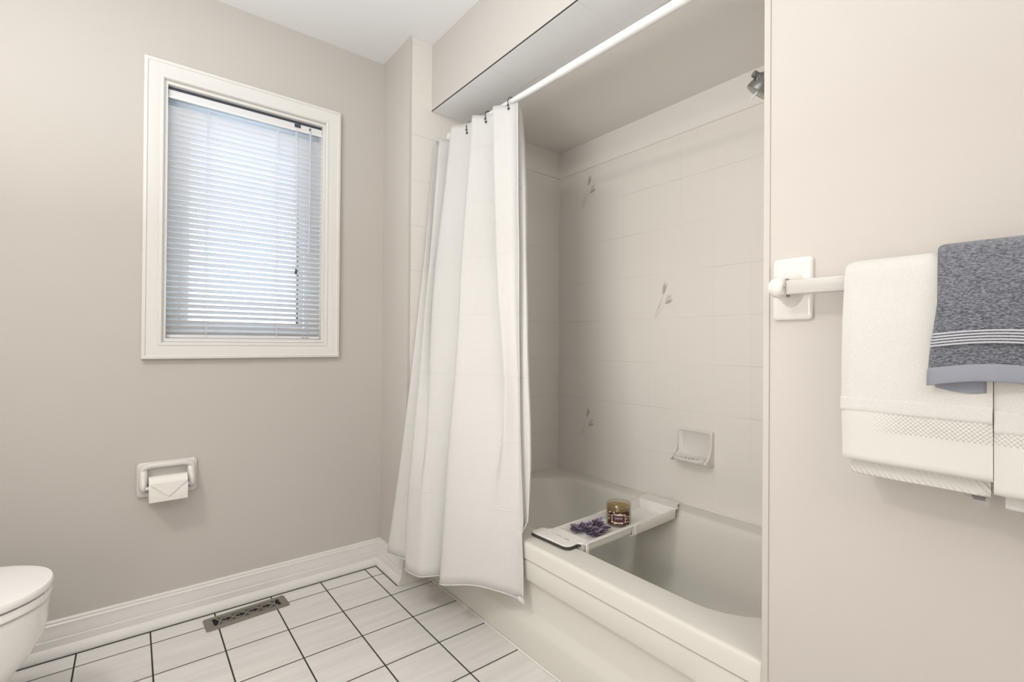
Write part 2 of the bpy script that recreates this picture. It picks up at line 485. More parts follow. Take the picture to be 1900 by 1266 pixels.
# near wall: towel side painted, alcove side tiled
b = BM(); fs = box(b, (XS, YF, 0), (XB+.1, YE, H)); fs[4].material_index = 1
struct('wall_right', b, [M['wall'], M['tileE']], smooth=False)
b = BM(); box(b, (XS-.0035, YE-.0125, 0.0), (XS, YE+.0006, H))
struct('trim_2', b, M['wall'], bevel=.001)
b = BM(); box(b, (XC-.003, YT-.0012, 0.11), (XC+.010, YT+.0003, H)); box(b, (XC-.0012, YT-.0010, 0.11), (XC+.0003, YT+.012, H))
struct('trim_3', b, M['wall'], bevel=.0008)
# lowered ceiling over the tub and its tiled strip
b = BM(); fs = box(b, (XS, YE, ZS), (XB, YT, H)); fs[0].material_index = 1
struct('ceiling_alcove', b, [M['wall'], M['alc']], smooth=False)
b = BM(); box(b, (XS-.0006, YE+.0005, ZS-.0042), (XS+.0016, YT-.0005, ZS-.0002)); struct('trim_8', b, M['gap'], smooth=False)
b = BM(); box(b, (XS+.0018, YE, ZS-.0045), (XS+.222, YT, ZS-.0003))
struct('trim_4', b, M['tileS'], bevel=.0012)
# baseboards
BB = [(0, 0.0), (.033, 0.0), (.033, .006), (.031, .016), (.025, .027), (.020, .033), (.019, .056), (.0165, .058), (.0165, .062),
      (.0155, .080), (.012, .092), (.0125, .097), (.0125, .103), (.009, .107), (.009, .114), (.006, .1175), (0, .118)]
b = BM(); sweep_profile(b, BB, (XL, YW, 0.0015), (XC, YW, 0.0015), (0, -1, 0), m0=0, m1=-1); struct('baseboard_back', b, M['trim'], angle=25)
b = BM(); sweep_profile(b, BB, (XC, YW, 0.0015), (XC, YT-.001, 0.0015), (-1, 0, 0), m0=-1, m1=0); struct('baseboard_alcove', b, M['trim'], angle=25)
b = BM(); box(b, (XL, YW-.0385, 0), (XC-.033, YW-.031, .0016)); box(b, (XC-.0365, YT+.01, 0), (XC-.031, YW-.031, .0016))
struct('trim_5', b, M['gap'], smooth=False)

# ---------------------------------------------------------------- window
win = thing('window_1', None, None, (0.388, YW, OZ0)); win['kind'] = 'structure'
def frame_ring(bm, prof, x0, x1, z0, z1):
    """prof: (inset from outer edge, y) swept round a rectangle with mitred corners"""
    rings = []
    for (sx, sz) in ((0, 0), (1, 0), (1, 1), (0, 1)):
        rings.append([((x1 - d) if sx else (x0 + d), y, (z1 - d) if sz else (z0 + d)) for d, y in prof])
    R = [[bm.verts.new(p) for p in r] for r in rings]
    n = len(prof)
    for a in range(4):
        c = (a + 1) % 4
        for i in range(n):
            j = (i + 1) % n
            bm.faces.new((R[a][i], R[a][j], R[c][j], R[c][i]))
b = BM()
Yc = YW
frame_ring(b, [(0, Yc), (0, Yc-.020), (.004, Yc-.0215), (.010, Yc-.0215), (.013, Yc-.018), (.016, Yc-.0175), (.030, Yc-.016),
               (.046, Yc-.012), (.049, Yc-.011), (.051, Yc-.0135), (.058, Yc-.0135), (.0615, Yc-.010), (.0625, Yc-.004), (.0625, Yc)],
           .0274, .7476, 1.0046, 2.1282)
obj('window_casing', b, M['trim'], win, angle=25)
b = BM(); frame_ring(b, [(0, Yc), (0, Yc+.145), (.010, Yc+.145), (.010, Yc)], OX0+.0002, OX1-.0002, OZ0+.0002, OZ1-.0002)
obj('window_frame', b, M['trim'], win, smooth=False)
b = BM(); frame_ring(b, [(0, Yc+.075), (0, Yc+.12), (.050, Yc+.12), (.050, Yc+.092), (.042, Yc+.085), (.030, Yc+.085), (.028, Yc+.075)],
                     OX0+.0105, OX1-.0105, OZ0+.0105, OZ1-.0105)
obj('sash', b, M['vinyl'], win, angle=25)
b = BM(); frame_ring(b, [(0, Yc+.088), (0, Yc+.114), (.030, Yc+.114), (.030, Yc+.094), (.022, Yc+.088)], OX0+.060, OX1-.067, OZ0+.050, OZ1-.058)
obj('inner_sash', b, M['vinyl'], win, angle=25)
b = BM(); box(b, (OX0+.085, Yc+.100, OZ0+.085), (OX1-.085, Yc+.104, OZ1-.080)); obj('pane', b, M['pane'], win, smooth=False)

b = BM(); box(b, (.5895, Yc+.086, 1.150), (.5955, Yc+.0995, 1.99)); obj('weather_strip', b, M['rubber'], win, smooth=False)
# ---------------------------------------------------------------- the blind
BX0, BX1 = .102, .6735
YB = YW + .030
bl = thing('window_blind', 'white horizontal mini blind hanging closed inside the window frame', 'blind', (0.388, YB, 2.048))
b = BM(); box(b, (BX0, YB-.014, 2.016), (BX1, YB+.014, 2.0395)); obj('headrail', b, M['slat'], bl, bevel=.002)
b = BM(); box(b, (BX0+.001, YB-.009, 2.0398), (BX1-.001, YB+.011, 2.0512)); obj('shadow_gap_strip', b, M['tassel'], bl, smooth=False)  # dark strip painted in for the shade above the headrail
b = BM(); box(b, (BX0-.0005, YB-.0180, 2.0065), (BX1+.0005, YB-.0140, 2.0155)); obj('valance', b, M['rod'], bl, bevel=.0006)
TILT = math.radians(31)
def slats():
    bm = BM(); z = 1.1040
    rng = random.Random(3)
    zs = []
    while z < 1.992:
        zs.append(z); z += .02115
    for z in zs:
        tl = TILT + rng.uniform(-.05, .05)
        th = .00045; seg = 6
        top, bot = [], []
        for k in range(seg + 1):
            u = (k / seg - .5) * .025
            cr = .0016 * (1 - (2 * k / seg - 1) ** 2)
            # room side (u<0) sits higher
            y = YB + u * math.cos(tl) + cr * math.sin(tl)
            zz = z - u * math.sin(tl) + cr * math.cos(tl)
            top.append((y, zz + th)); bot.append((y, zz - th))
        ring = top + bot[::-1]
        e0 = .0; sag = rng.uniform(-.0006, .0006)
        loft(bm, [[(BX0+.001, y, q) for y, q in ring], [(0.388, y, q + sag) for y, q in ring], [(BX1-.001, y, q) for y, q in ring]])
    return bm, zs
sb, ZSL = slats()
obj('slat_panel', sb, M['slat'], bl, angle=50)
b = BM(); box(b, (BX0+.001, YB-.010, 1.0845), (BX1-.001, YB+.010, 1.0965)); br = obj('bottom_rail', b, M['slat'], bl, bevel=.002)
b = BM()
for x in (.600, .618): box(b, (x-.007, YB-.0108, 1.0890), (x+.007, YB-.0098, 1.0915))
obj('rail_slot', b, M['tassel'], br, smooth=False)
for x in (.2315, .4890):
    b = BM()
    for dy in (-.0125, .0125): tube(b, [(x, YB+dy, 2.02), (x, YB+dy, 1.09)], .0006, 6)
    for z in ZSL: tube(b, [(x, YB-.0125, z+.002), (x, YB+.0125, z-.011)], .0005, 5)
    tube(b, [(x+.004, YB-.0128, 2.02), (x+.004, YB-.0128, 1.09)], .0008, 6)
    obj('ladder_cord', b, M['cord'], bl)
b = BM()
tube(b, [(.5640, YB-.019, 2.020), (.5645, YB-.020, 1.80), (.5650, YB-.020, 1.45), (.566, YB-.020, 1.395)], .0011, 6)
tube(b, [(.5600, YB-.019, 2.000), (.5530, YB-.021, 1.70), (.5500, YB-.021, 1.55), (.558, YB-.020, 1.40)], .0010, 6)
lc = obj('lift_cord', b, M['cord'], bl)
b = BM(); lathe(b, (.566, YB-.020, 1.372), [(.0045, 0), (.005, .004), (.0035, .016), (.0015, .024)], n=12); obj('tassel', b, M['tassel'], lc)
b = BM(); box(b, (.556, YB-.0155, 2.022), (.582, YB-.0135, 2.038)); obj('cord_lock', b, M['tassel'], bl, bevel=.001)
b = BM(); box(b, (.6180, YB-.0155, 2.019), (.6260, YB-.0135, 2.033)); obj('wand_hook', b, M['tassel'], bl, bevel=.001)
b = BM(); tube(b, [(.6225, YB-.019, 2.022), (.6215, YB-.021, 1.80), (.6205, YB-.021, 1.46)], .0032, 6); obj('tilt_wand', b, M['clearp'], bl)

# ---------------------------------------------------------------- tub
tub = thing('bathtub', 'off-white alcove bathtub with a panelled front apron under the shower curtain', 'bathtub', (1.40, 1.226, 0))
ZR = 0.385
TX0, TX1, TY0, TY1 = XS+.0005, XB-.0015, YE+.0015, YT-.0015
NO = 28
def opening(f, z, ax0, ax1, ay0, ay1, rl, rr):
    """basin outline, rl/rr corner radii at the far (high y) / near (low y) end"""
    out = []
    for q, (cx, cy, r) in enumerate(((ax1, ay1, rl), (ax0, ay1, rl), (ax0, ay0, rr), (ax1, ay0, rr))):
        sx = 1 if cx == ax1 else -1; sy = 1 if cy == ay1 else -1
        for k in range(NO // 4 * 1 + 1):
            a = PI/2*q + PI/2*k/(NO//4)
            rx = min(r, (ax1-ax0)/2*.999)
            out.append((cx - sx*rx + rx*math.cos(a), cy - sy*r + r*math.sin(a), z))
    return out
b = BM()
NP = 4 * (NO // 4 + 1)
# outer rectangle sampled to match the basin outline
inner = opening(0, ZR, 1.178, 1.800, .515, 1.880, .22, .20)
def outer_pt(p, x0, x1, y0, y1, z):
    c = Vector(((1.178+1.800)/2, 1.2)); d = Vector((p[0], p[1])) - c
    return None
def rect_pts(x0, x1, y0, y1, z, r=.004):
    out = []
    n = NO // 4
    for q, (cx, cy) in enumerate(((x1, y1), (x0, y1), (x0, y0), (x1, y0))):
        sx = 1 if cx == x1 else -1; sy = 1 if cy == y1 else -1
        for k in range(n + 1):
            a = PI/2*q + PI/2*k/n
            out.append((cx - sx*r + r*math.cos(a), cy - sy*r + r*math.sin(a), z))
    return out
rings = [rect_pts(TX0, TX1, TY0, TY1, .3300), rect_pts(TX0, TX1, TY0, TY1, .372),
         rect_pts(TX0+.002, TX1, TY0, TY1, .3800), rect_pts(TX0+.007, TX1, TY0, TY1, .3845), rect_pts(TX0+.014, TX1, TY0, TY1, ZR)]
sh = [(0, 0, 0), (.004, -.001, .0), (.009, -.004, .0), (.014, -.010, 0), (.019, -.022, 0), (.024, -.045, 0), (.045, -.16, .05), (.065, -.26, .12), (.085, -.300, .17), (.12, -.318, .20), (.17, -.322, .24)]
for ins, dz, back in sh:
    rings.append(opening(0, ZR + dz, 1.178+ins, 1.800-ins, .515+ins*.8, 1.880-ins-back, max(.22-ins*.3, .12), max(.20-ins*.3, .10)))
loft(b, rings, cap=(False, True))
obj('basin', b, M['tub'], tub, angle=60)
# apron with a recessed panel
b = BM()
AX = XS + .004
ap = [(AX+.002, .3255), (AX+.001, .3235), (AX, .318), (AX, .262), (AX+.003, .257), (AX+.021, .242), (AX+.023, .236), (AX+.023, .150), (AX+.020, .138), (AX+.004, .110), (AX, .100), (AX, .060), (AX, 0.0015)]
flat = [(AX+.002, .3255), (AX+.001, .3235), (AX, .318), (AX, .262), (AX, .256), (AX, .240), (AX, .234), (AX, .150), (AX, .138), (AX, .112), (AX, .100), (AX, .060), (AX, .0015)]
def blend(t):
    return [(f[0]*(1-t) + a[0]*t, f[1]) for f, a in zip(flat, ap)]
YY = [(TY0, 0), (.60, 0), (.62, .15), (.64, .5), (.66, .85), (.68, 1), (1.50, 1), (1.53, .97), (1.56, .80), (1.58, .5), (1.60, .2), (1.625, 0), (TY1, 0)]
rings = []
for y, t in YY:
    rings.append([(x, y, z) for x, z in blend(t)] + [(AX+.035, y, .0015), (AX+.035, y, .3255)])
loft(b, rings)
obj('apron', b, M['tub'], tub, angle=50)
b = BM(); box(b, (AX+.0020, TY0, .3256), (AX+.03, TY1, .3299)); obj('seam', b, M['gap'], tub, smooth=False)
b = BM(); lathe(b, (1.49, YE+.075, .100), [(.0, 0), (.028, 0), (.032, .002), (.030, .005)], n=24); obj('drain', b, M['chrome'], tub)
# caulk lines (on floor and against the tile)
b = BM(); box(b, (XB-.006, TY0, ZR-.002), (XB-.0003, TY1, ZR+.004)); box(b, (TX0+.02, YT-.006, ZR-.002), (XB-.006, YT-.0003, ZR+.004))
struct('trim_6', b, M['caulk'], bevel=.0015)
b = BM(); box(b, (XS-.004, YE, 0), (XS+.0035, YT, .006)); struct('trim_7', b, M['caulk'], bevel=.002)

# ---------------------------------------------------------------- soap dish
sd = thing('soap_dish', 'ceramic soap dish fixed to the tiled wall above the tub', 'soap dish', (XB-.001, 1.127, .64))
b = BM()
cy, cz, hy, hz = 1.127, .6425, .084, .0715
rings = [[(XB-.0005, y, z) for y, z in rrect(cy, cz, hy, hz, .012)],
         [(XB-.008, y, z) for y, z in rrect(cy, cz, hy, hz, .012)],
         [(XB-.0115, y, z) for y, z in rrect(cy, cz, hy-.004, hz-.004, .012)],
         [(XB-.0115, y, z) for y, z in rrect(cy, cz+.002, hy-.012, hz-.012, .012)],
         [(XB-.005, y, z) for y, z in rrect(cy, cz+.002, hy-.018, hz-.017, .010)]]
loft(b, rings); obj('back_plate', b, M['ceramic'], sd, angle=50)
b = BM()   # projecting lip: scoop
secs = []
for k in range(17):
    u = -1 + 2 * k / 16; y = cy + u * .080
    e = (1 - abs(u) ** 5); dep = .020 + .050 * e ** .5
    x0 = XB - .006
    zb, zt = .578, .592
    up = .030 * (1 - e) + .002
    secs.append([(x0, y, zb-.004), (x0-dep*.5, y, zb-.002), (x0-dep*.9, y, zb+.004), (x0-dep, y, zb+.012), (x0-dep, y, zt+.006+up*.3),
                 (x0-dep+.006, y, zt+.006+up*.35), (x0-dep*.75, y, zt-.001+up*.5), (x0-dep*.4, y, zt-.002+up*.8), (x0-.003, y, zt+.006+up)])
loft(b, secs)
wing = catmull([Vector((x, z)) for x, z in [(.003, .712), (.0135, .709), (.0165, .690), (.019, .660), (.025, .630), (.042, .604), (.060, .594)]], 4)
for s in (-1, 1):
    ol = [(XB - d.x, d.y) for d in wing] + [(XB-.064, .586), (XB-.056, .577), (XB-.030, .573), (XB-.003, .572)]
    ya, yb = cy + s*.0835, cy + s*.0735
    loft(b, [[(x, ya, z) for x, z in ol], [(x, yb, z) for x, z in ol]])
obj('dish_lip', b, M['ceramic'], sd, angle=50, bevel=.0015)
b = BM()
for k in range(6):
    y = cy - .045 + k * .018
    tube(b, [(XB-.018, y, .5945), (XB-.055, y, .5935)], .0022, 6)
obj('drain_rib', b, M['ceramic'], sd)

# ---------------------------------------------------------------- shower rod, rings, curtain
def rod_z(y): return 2.004 + .0197 * y
XR = 1.18
rod = thing('curtain_rod', 'round white shower curtain rod spanning above the tub', 'rod', (XR, 1.2, 2.03))
b = BM(); tube(b, [(XR, YE+.004, rod_z(YE)), (XR, 1.24, rod_z(1.24))], .0145, 20); obj('pole', b, M['rod'], rod)
b = BM(); tube(b, [(XR, 1.24, rod_z(1.24)), (XR, YT-.004, rod_z(YT))], .0128, 20); obj('inner_pole', b, M['rod'], rod)
for y, s in ((YE, 1), (YT, -1)):
    b = BM(); lathe(b, (XR, y, rod_z(y)), [(.026, s*.0006), (.026, s*.008), (.018, s*.020), (.017, s*.03)], axis='Y', n=24); obj('end_cap', b, M['rod'], rod)

CUR = {
    'A': [(1.0827, 1.95), (1.0686, 1.95), (1.0535, 1.95), (1.0402, 1.95), (1.0257, 1.95), (1.0078, 1.95), (0.99, 1.95), (0.9721, 1.95), (0.9531, 1.95), (0.9339, 1.95), (0.9128, 1.95), (0.8909, 1.95), (0.8692, 1.95)],
    'B': [(1.1023, 1.95), (1.0915, 1.95), (1.0767, 1.9454), (1.055, 1.9279), (1.0333, 1.911), (1.0117, 1.8955), (0.99, 1.8801), (0.9683, 1.866), (0.9467, 1.8523), (0.925, 1.8423), (0.9033, 1.8336), (0.8817, 1.8154), (0.86, 1.7684)],
    'C': [(1.13, 1.8933), (1.1096, 1.8832), (1.0892, 1.8731), (1.0687, 1.8747), (1.0483, 1.8826), (1.0279, 1.8636), (1.0075, 1.8406), (0.9871, 1.8101), (0.9667, 1.7749), (0.9463, 1.739), (0.9258, 1.708), (0.9054, 1.6781), (0.885, 1.6481)],
    'D': [(1.13, 1.7203), (1.1112, 1.7074), (1.0925, 1.6945), (1.0737, 1.6817), (1.055, 1.6686), (1.0362, 1.6506), (1.0175, 1.6327), (0.9988, 1.6222), (0.98, 1.614), (0.9612, 1.6065), (0.9425, 1.5977), (0.9238, 1.5864), (0.905, 1.5737)],
    'E': [(1.13, 1.5703), (1.1217, 1.5545), (1.1133, 1.5366), (1.105, 1.5162), (1.0967, 1.4959), (1.0883, 1.469), (1.08, 1.4413), (1.0717, 1.4071), (1.0633, 1.3796), (1.055, 1.3604), (1.0467, 1.3522), (1.0383, 1.3551), (1.03, 1.3564)],
    'F': [(1.14, 1.424), (1.133, 1.4125), (1.126, 1.4004), (1.119, 1.3882), (1.112, 1.3761), (1.105, 1.3646), (1.098, 1.3533), (1.091, 1.342), (1.084, 1.3292), (1.077, 1.3105), (1.07, 1.2903), (1.063, 1.2732), (1.056, 1.263)],
    'G': [(1.19, 1.4624), (1.1804, 1.4245), (1.1708, 1.4064), (1.1612, 1.3932), (1.1517, 1.38), (1.1421, 1.3642), (1.1325, 1.3479), (1.1229, 1.3315), (1.1133, 1.3093), (1.1038, 1.287), (1.0942, 1.2806), (1.0846, 1.2887), (1.075, 1.2801)],
}
cur = thing('shower_curtain', 'white waffle weave shower curtain gathered at the left end of the rod', 'shower curtain', (1.12, 1.7, .2))
def lerp(a, b, t): return a + (b - a) * t
def smooth_track(tr):
    out = [Vector(p) for p in tr]
    for _ in range(2):
        q = out[:]
        for i in range(1, len(out) - 1): q[i] = (out[i-1] + out[i]*2 + out[i+1]) / 4
        out = q
    return out
TRK = {k: smooth_track(v) for k, v in CUR.items()}
def at_level(k, f):
    t = f * 12; i = min(int(t), 11); return TRK[k][i].lerp(TRK[k][i+1], t - i)
ZB = {'A': .170, 'B': .172, 'C': .178, 'D': .172, 'E': .206, 'F': .192, 'G': .200}
TOPS = [1.985, 1.998, 1.992, 2.008, 2.022, 2.062, 2.036, 2.043, 2.018, 2.023, 2.013, 1.988, 1.990, 1.998, 1.990, 1.980]
ZTOP = [v[0] for v in catmull([Vector((t, 0)) for t in TOPS], 8)]
def section(f):
    """control points (x, y, bottom z, top z) of the folded cloth at height fraction f (0 top, 1 bottom)"""
    A, B_, C, D, E, F, G = (at_level(k, f) for k in 'ABCDEFG')
    z = lerp(2.03, .19, f)
    def vb(k, dx, dy): return Vector((k.x + dx, k.y + dy))
    kC = min(max((z - .50) / .7, 0), 1) ; kE = min(max((z - .42) / .5, 0), 1)
    dep = lerp(.085, .060, f)
    pts = []
    pts.append((vb(A, .045, .006), 'A'))
    pts.append((A, 'A'))
    pts.append((vb(B_, dep*.9, .018), 'A'))
    pts.append((B_, 'B'))
    # C ridge fades to a soft bulge lower down
    hid = vb(C, dep, .022)
    flatp = B_.lerp(C, .55) + Vector((-.006, -.01))
    pts.append((flatp.lerp(hid, kC), 'B'))
    pts.append((C + Vector((0, 0)), 'C'))
    pts.append((vb(D, dep*1.05, .030), 'C'))
    pts.append((D, 'D'))
    hidE = vb(E, dep, .024); flE = D.lerp(F, .42) + Vector((-.004, -.004))
    pts.append((flE.lerp(hidE, kE), 'E'))
    pts.append(((D.lerp(F, .72) + Vector((-.002, 0))).lerp(E, kE), 'E'))
    pts.append((vb(E.lerp(F, .6), dep*.30*kE + .006, .010*kE), 'F'))
    pts.append((F, 'F'))
    pts.append((vb(F, .022, .018), 'F'))
    pts.append((G, 'G'))
    pts.append((vb(G, .030, .030), 'G'))
    pts.append((vb(G, .034, .075), 'G'))
    out = []
    for p, k in pts:
        x, y = p.x, min(p.y, YT - .008)
        xm = 1.061 if z < .41 else (lerp(1.061, 1.075, (z-.41)/.02) if z < .43 else lerp(1.10, 1.24, min((z-.43)/.6, 1)))
        out.append((min(x, xm), y, ZB[k]))
    return out
LV = [0, .012, .03, .05, .08, .12] + [.12 + .88 * k / 44 for k in range(1, 45)]
rows = []
for f in LV:
    sec = section(f)
    cp = catmull([Vector((x, y, zb)) for x, y, zb in sec], 8)
    # soften a little so that ridges are rounded, not knife sharp
    for _ in range(1 if f < .6 else 2):
        q = cp[:]
        for i in range(1, len(cp)-1): q[i] = (cp[i-1] + cp[i]*4 + cp[i+1]) / 6
        cp = q
    row = []
    for i, p in enumerate(cp):
        zt = ZTOP[i]
        z = zt + (p.z - zt) * f
        wob = noise.noise(Vector((i*.10, f*6, 1.3))) * .004 * (min(f*3, 1))
        zz_ = min(max((z - 1.86) / .12, 0), 1)
        xlim = lerp(1.24, 1.157, zz_) if i < 88 else 1.24
        row.append((min(p.x + wob, xlim), min(p.y, YT-.006), z))
    rows.append(row)
b = BM(); uvl = b.loops.layers.uv.new('UVMap')
V = [[b.verts.new(p) for p in r] for r in rows]
ref = rows[20]; U = [0]
for i in range(1, len(ref)): U.append(U[-1] + (Vector(ref[i]) - Vector(ref[i-1])).length)
for a in range(len(rows)-1):
    for i in range(len(ref)-1):
        f = b.faces.new((V[a][i], V[a+1][i], V[a+1][i+1], V[a][i+1]))
        for lp, (aa, ii) in zip(f.loops, ((a, i), (a+1, i), (a+1, i+1), (a, i+1))):
            lp[uvl].uv = (U[ii], rows[aa][ii][2])
cloth = obj('cloth', b, M['curtain'], cur, angle=180)
sm = cloth.modifiers.new('thick', 'SOLIDIFY'); sm.thickness = .0016; sm.offset = 0
# stitched hem along the bottom
b = BM()
hr = [rows[-1], ]
tube(b, [(p[0]-.0006, p[1]-.0006, p[2]+.002) for p in rows[-1][8:-16:1]], .0022, 6); obj('hem', b, M['curtain'], cur)
b = BM()
p = rows[-1]; iF = 11*8
c = Vector(rows[-1][iF])
bx = []
for k in range(9):
    a = k/8; bx.append((c.x-.004-.003*math.sin(a*6), c.y+.020-.024*a, c.z+.004+.006*math.sin(a*5)))
tube(b, bx, [.004, .006, .007, .008, .007, .008, .007, .006, .003], 8); obj('gathered_corner', b, M['curtain'], cur)
ringY = [1.500, 1.655, 1.80, 1.905, 1.93, 1.945]
ringlab = ['dark metal curtain ring nearest the camera, at the curtain front fold', 'dark metal curtain ring second from the bare end of the rod',
           'dark metal curtain ring midway along the gathered curtain', 'dark metal curtain ring fourth along, near the wall end of the curtain']
for y, lab in zip(ringY, ringlab):
    b = BM(); cz = rod_z(y) - .012
    pts = []
    for k in range(25):
        a = math.radians(-60 + 300 * k / 24)
        pts.append((XR + .027*math.sin(a) * -1, y + .004*math.cos(a), cz + .028*math.cos(a)))
    g = thing('curtain_ring', lab, 'curtain ring', (XR, y, cz), 'rings holding the shower curtain')
    tube(b, pts, .0019, 8); obj('hoop', b, M['bronze'], g)
    b = BM(); sphere(b, (XR-.026, y-.004, cz-.026), .0055, 10); sphere(b, (XR-.030, y-.003, cz-.014), .004, 10); obj('roller_ball', b, M['bronze'], g)

# ---------------------------------------------------------------- shower head
sh_ = thing('hand_shower', 'grey metal shower head and bracket at the right end of the alcove', 'shower', (1.46, YE+.002, 1.93))
b = BM(); lathe(b, (1.46, YE, 1.935), [(.030, .0008), (.030, .004), (.022, .012), (.012, .016)], axis='Y', n=24); obj('flange', b, M['chrome'], sh_)
b = BM(); tube(b, [(1.46, YE+.01, 1.935), (1.46, YE+.06, 1.935), (1.46, YE+.10, 1.915), (1.46, YE+.130, 1.885)], .0105, 14); obj('arm', b, M['chrome'], sh_)
def oriented(bm, c, d, prof, n=24):
    d = Vector(d).normalized(); u = d.orthogonal().normalized(); v = d.cross(u); c = Vector(c)
    loft(bm, [[c + d*h + (u*math.cos(2*PI*k/n) + v*math.sin(2*PI*k/n))*max(r, 1e-4) for k in range(n)] for r, h in prof])
hd = Vector((-.12, .62, -.78)).normalized()
b = BM(); oriented(b, (1.455, YE+.122, 1.892), hd, [(.012, -.01), (.017, 0), (.019, .02), (.018, .035), (.024, .045), (.036, .070), (.040, .090), (.040, .100), (.034, .102)]); obj('spray_head', b, M['chrome'], sh_, angle=30)
b = BM(); oriented(b, (1.444, YE+.160, 1.842), (-.75, .45, .35), [(.012, 0), (.012, .030), (.009, .032), (.010, .046), (.007, .048)], 16); obj('lever', b, M['chrome'], sh_, angle=30)
b = BM()
fr = []
c0 = Vector((1.44, YE+.182, 1.822)); u = Vector((.7, -.1, .72)).normalized(); v = Vector((-.4, .5, -.72)).normalized()
sq = [c0 + (u*a + v*bb)*.020 for a, bb in ((-1, -1), (1, -1), (1, 1), (-1, 1), (-1, -1))]
for a, q in zip(sq, sq[1:]): tube(b, [a, q], .0028, 8)
obj('holder_frame', b, M['rod'], sh_)
# ---------------------------------------------------------------- bath tray with candle and flowers
tr = thing('bath_tray', 'white plastic bath caddy tray laid across the tub', 'tray', (1.47, 1.22, ZR))
ZT = .3990
ang = math.radians(1.6)
def R2(x, y):   # the tray lies very slightly askew
    dx, dy = x - 1.19, y - 1.205
    return (1.19 + dx*math.cos(ang) - dy*math.sin(ang), 1.205 + dx*math.sin(ang) + dy*math.cos(ang))
def plate(bm, outline, z0, z1, mi=0):
    o2 = [R2(x, y) for x, y in outline]
    loft(bm, [[(x, y, z0) for x, y in o2], [(x, y, z1) for x, y in o2]], mi=mi)
def trough(bm, x0, x1, y0, y1, zb, zt, wall, flare=.0):
    """open topped tray with solid walls and floor"""
    def rp(ix, z, f=0): return [(*R2(x, y), z) for x, y in rrect((x0+x1)/2, (y0+y1)/2, (x1-x0)/2-ix+f, (y1-y0)/2-ix+f, .008, 4)]
    loft(bm, [rp(.006, zb), rp(0, zb+.006), rp(0, zt-.003, flare), rp(0, zt, flare), rp(wall, zt, flare), rp(wall+.0005, zb+.008), rp(wall+.006, zb+.004)])
def channel(bm, x0, x1, y0, y1, zb, zt, wall, end):
    """tray open at one end: U-shaped section run along x, with a closing wall at end = 0 (front) or 1 (back)"""
    rings = []
    for x in (x0, x1):
        P_ = [(y0+.007, zb), (y0+.001, zb+.006), (y0-.001, zt-.002), (y0, zt), (y0+wall-.001, zt), (y0+wall, zt-.002), (y0+wall+.002, zb+.009), (y0+wall+.006, zb+.0045),
              (y1-wall-.006, zb+.0045), (y1-wall-.002, zb+.009), (y1-wall, zt-.002), (y1-wall+.001, zt), (y1, zt), (y1+.001, zt-.002), (y1-.001, zb+.006), (y1-.007, zb)]
        rings.append([(*R2(x, y), z) for y, z in P_])
    loft(bm, rings)
    xa = x0 if end == 0 else x1 - wall
    o2 = [R2(x, y) for x, y in ((xa, y0+.001), (xa+wall, y0+.001), (xa+wall, y1-.001), (xa, y1-.001))]
    loft(bm, [[(x, y, zb+.004) for x, y in o2], [(x, y, zt-.0003) for x, y in o2]])
b = BM(); channel(b, 1.197, 1.545, 1.128, 1.288, ZT-.0380, ZT, .0035, 0); body = obj('front_tray', b, M['traym'], tr, angle=50)
b = BM(); channel(b, 1.470, 1.755, 1.1215, 1.2945, ZT-.0440, ZT-.001, .0025, 1); obj('sliding_tray', b, M['traym'], tr, angle=50)
# front tab resting on the tub edge
tabf = [(1.250, 1.293), (1.196, 1.293), (1.1935, 1.312), (1.188, 1.316), (1.142, 1.316), (1.135, 1.311), (1.1335, 1.300), (1.1345, 1.165), (1.138, 1.150), (1.150, 1.1405), (1.163, 1.139), (1.186, 1.141), (1.192, 1.134), (1.196, 1.124), (1.250, 1.124)]
tabf2 = [(x, y) for x, y in tabf if x < 1.24] + [(1.206, 1.124), (1.206, 1.293)]
b = BM(); plate(b, tabf2, ZT-.0040, ZT+.0012); t1 = obj('front_tab', b, M['traym'], tr, smooth=False, bevel=.0015)
b = BM(); plate(b, [(x+.0005 if x > 1.16 else x-.0022, y + (.002 if y > 1.22 else -.002)) for x, y in tabf if x < 1.194], ZT-.0115, ZT-.0042); obj('rubber_grip', b, M['rubber'], t1, smooth=False)
b = BM(); box(b, (1.2085, 1.132, ZT-.010), (1.236, 1.284, ZT-.0005)); obj('end_panel', b, M['traym'], tr, bevel=.002)
b = BM()
for s in (1.175, 1.215): box(b, (1.180, s, ZT+.0010), (1.1825, s+.020, ZT+.0018))
tube(b, [(1.178, 1.172, ZT+.0010), (1.1815, 1.262, ZT+.0010)], .0010, 6); obj('locking_slot', b, M['tag'], t1, smooth=False)
# far tab
tabb = [(1.756, 1.117), (1.770, 1.119), (1.786, 1.128), (1.798, 1.140), (1.812, 1.145), (1.828, 1.147), (1.836, 1.152), (1.8395, 1.160), (1.8395, 1.300), (1.836, 1.309), (1.826, 1.313), (1.790, 1.313), (1.772, 1.305), (1.756, 1.299)]
tabb = [(x-.002, y) for x, y in tabb]
b = BM(); plate(b, tabb, ZT-.0040, ZT+.0012); t2 = obj('back_tab', b, M['traym'], tr, smooth=False, bevel=.0015)
b = BM(); plate(b, [(x + .0008, y) for x, y in tabb if 1.822 < x], ZT-.0085, ZT-.0042); obj('rubber_grip', b, M['rubber'], t2, smooth=False)
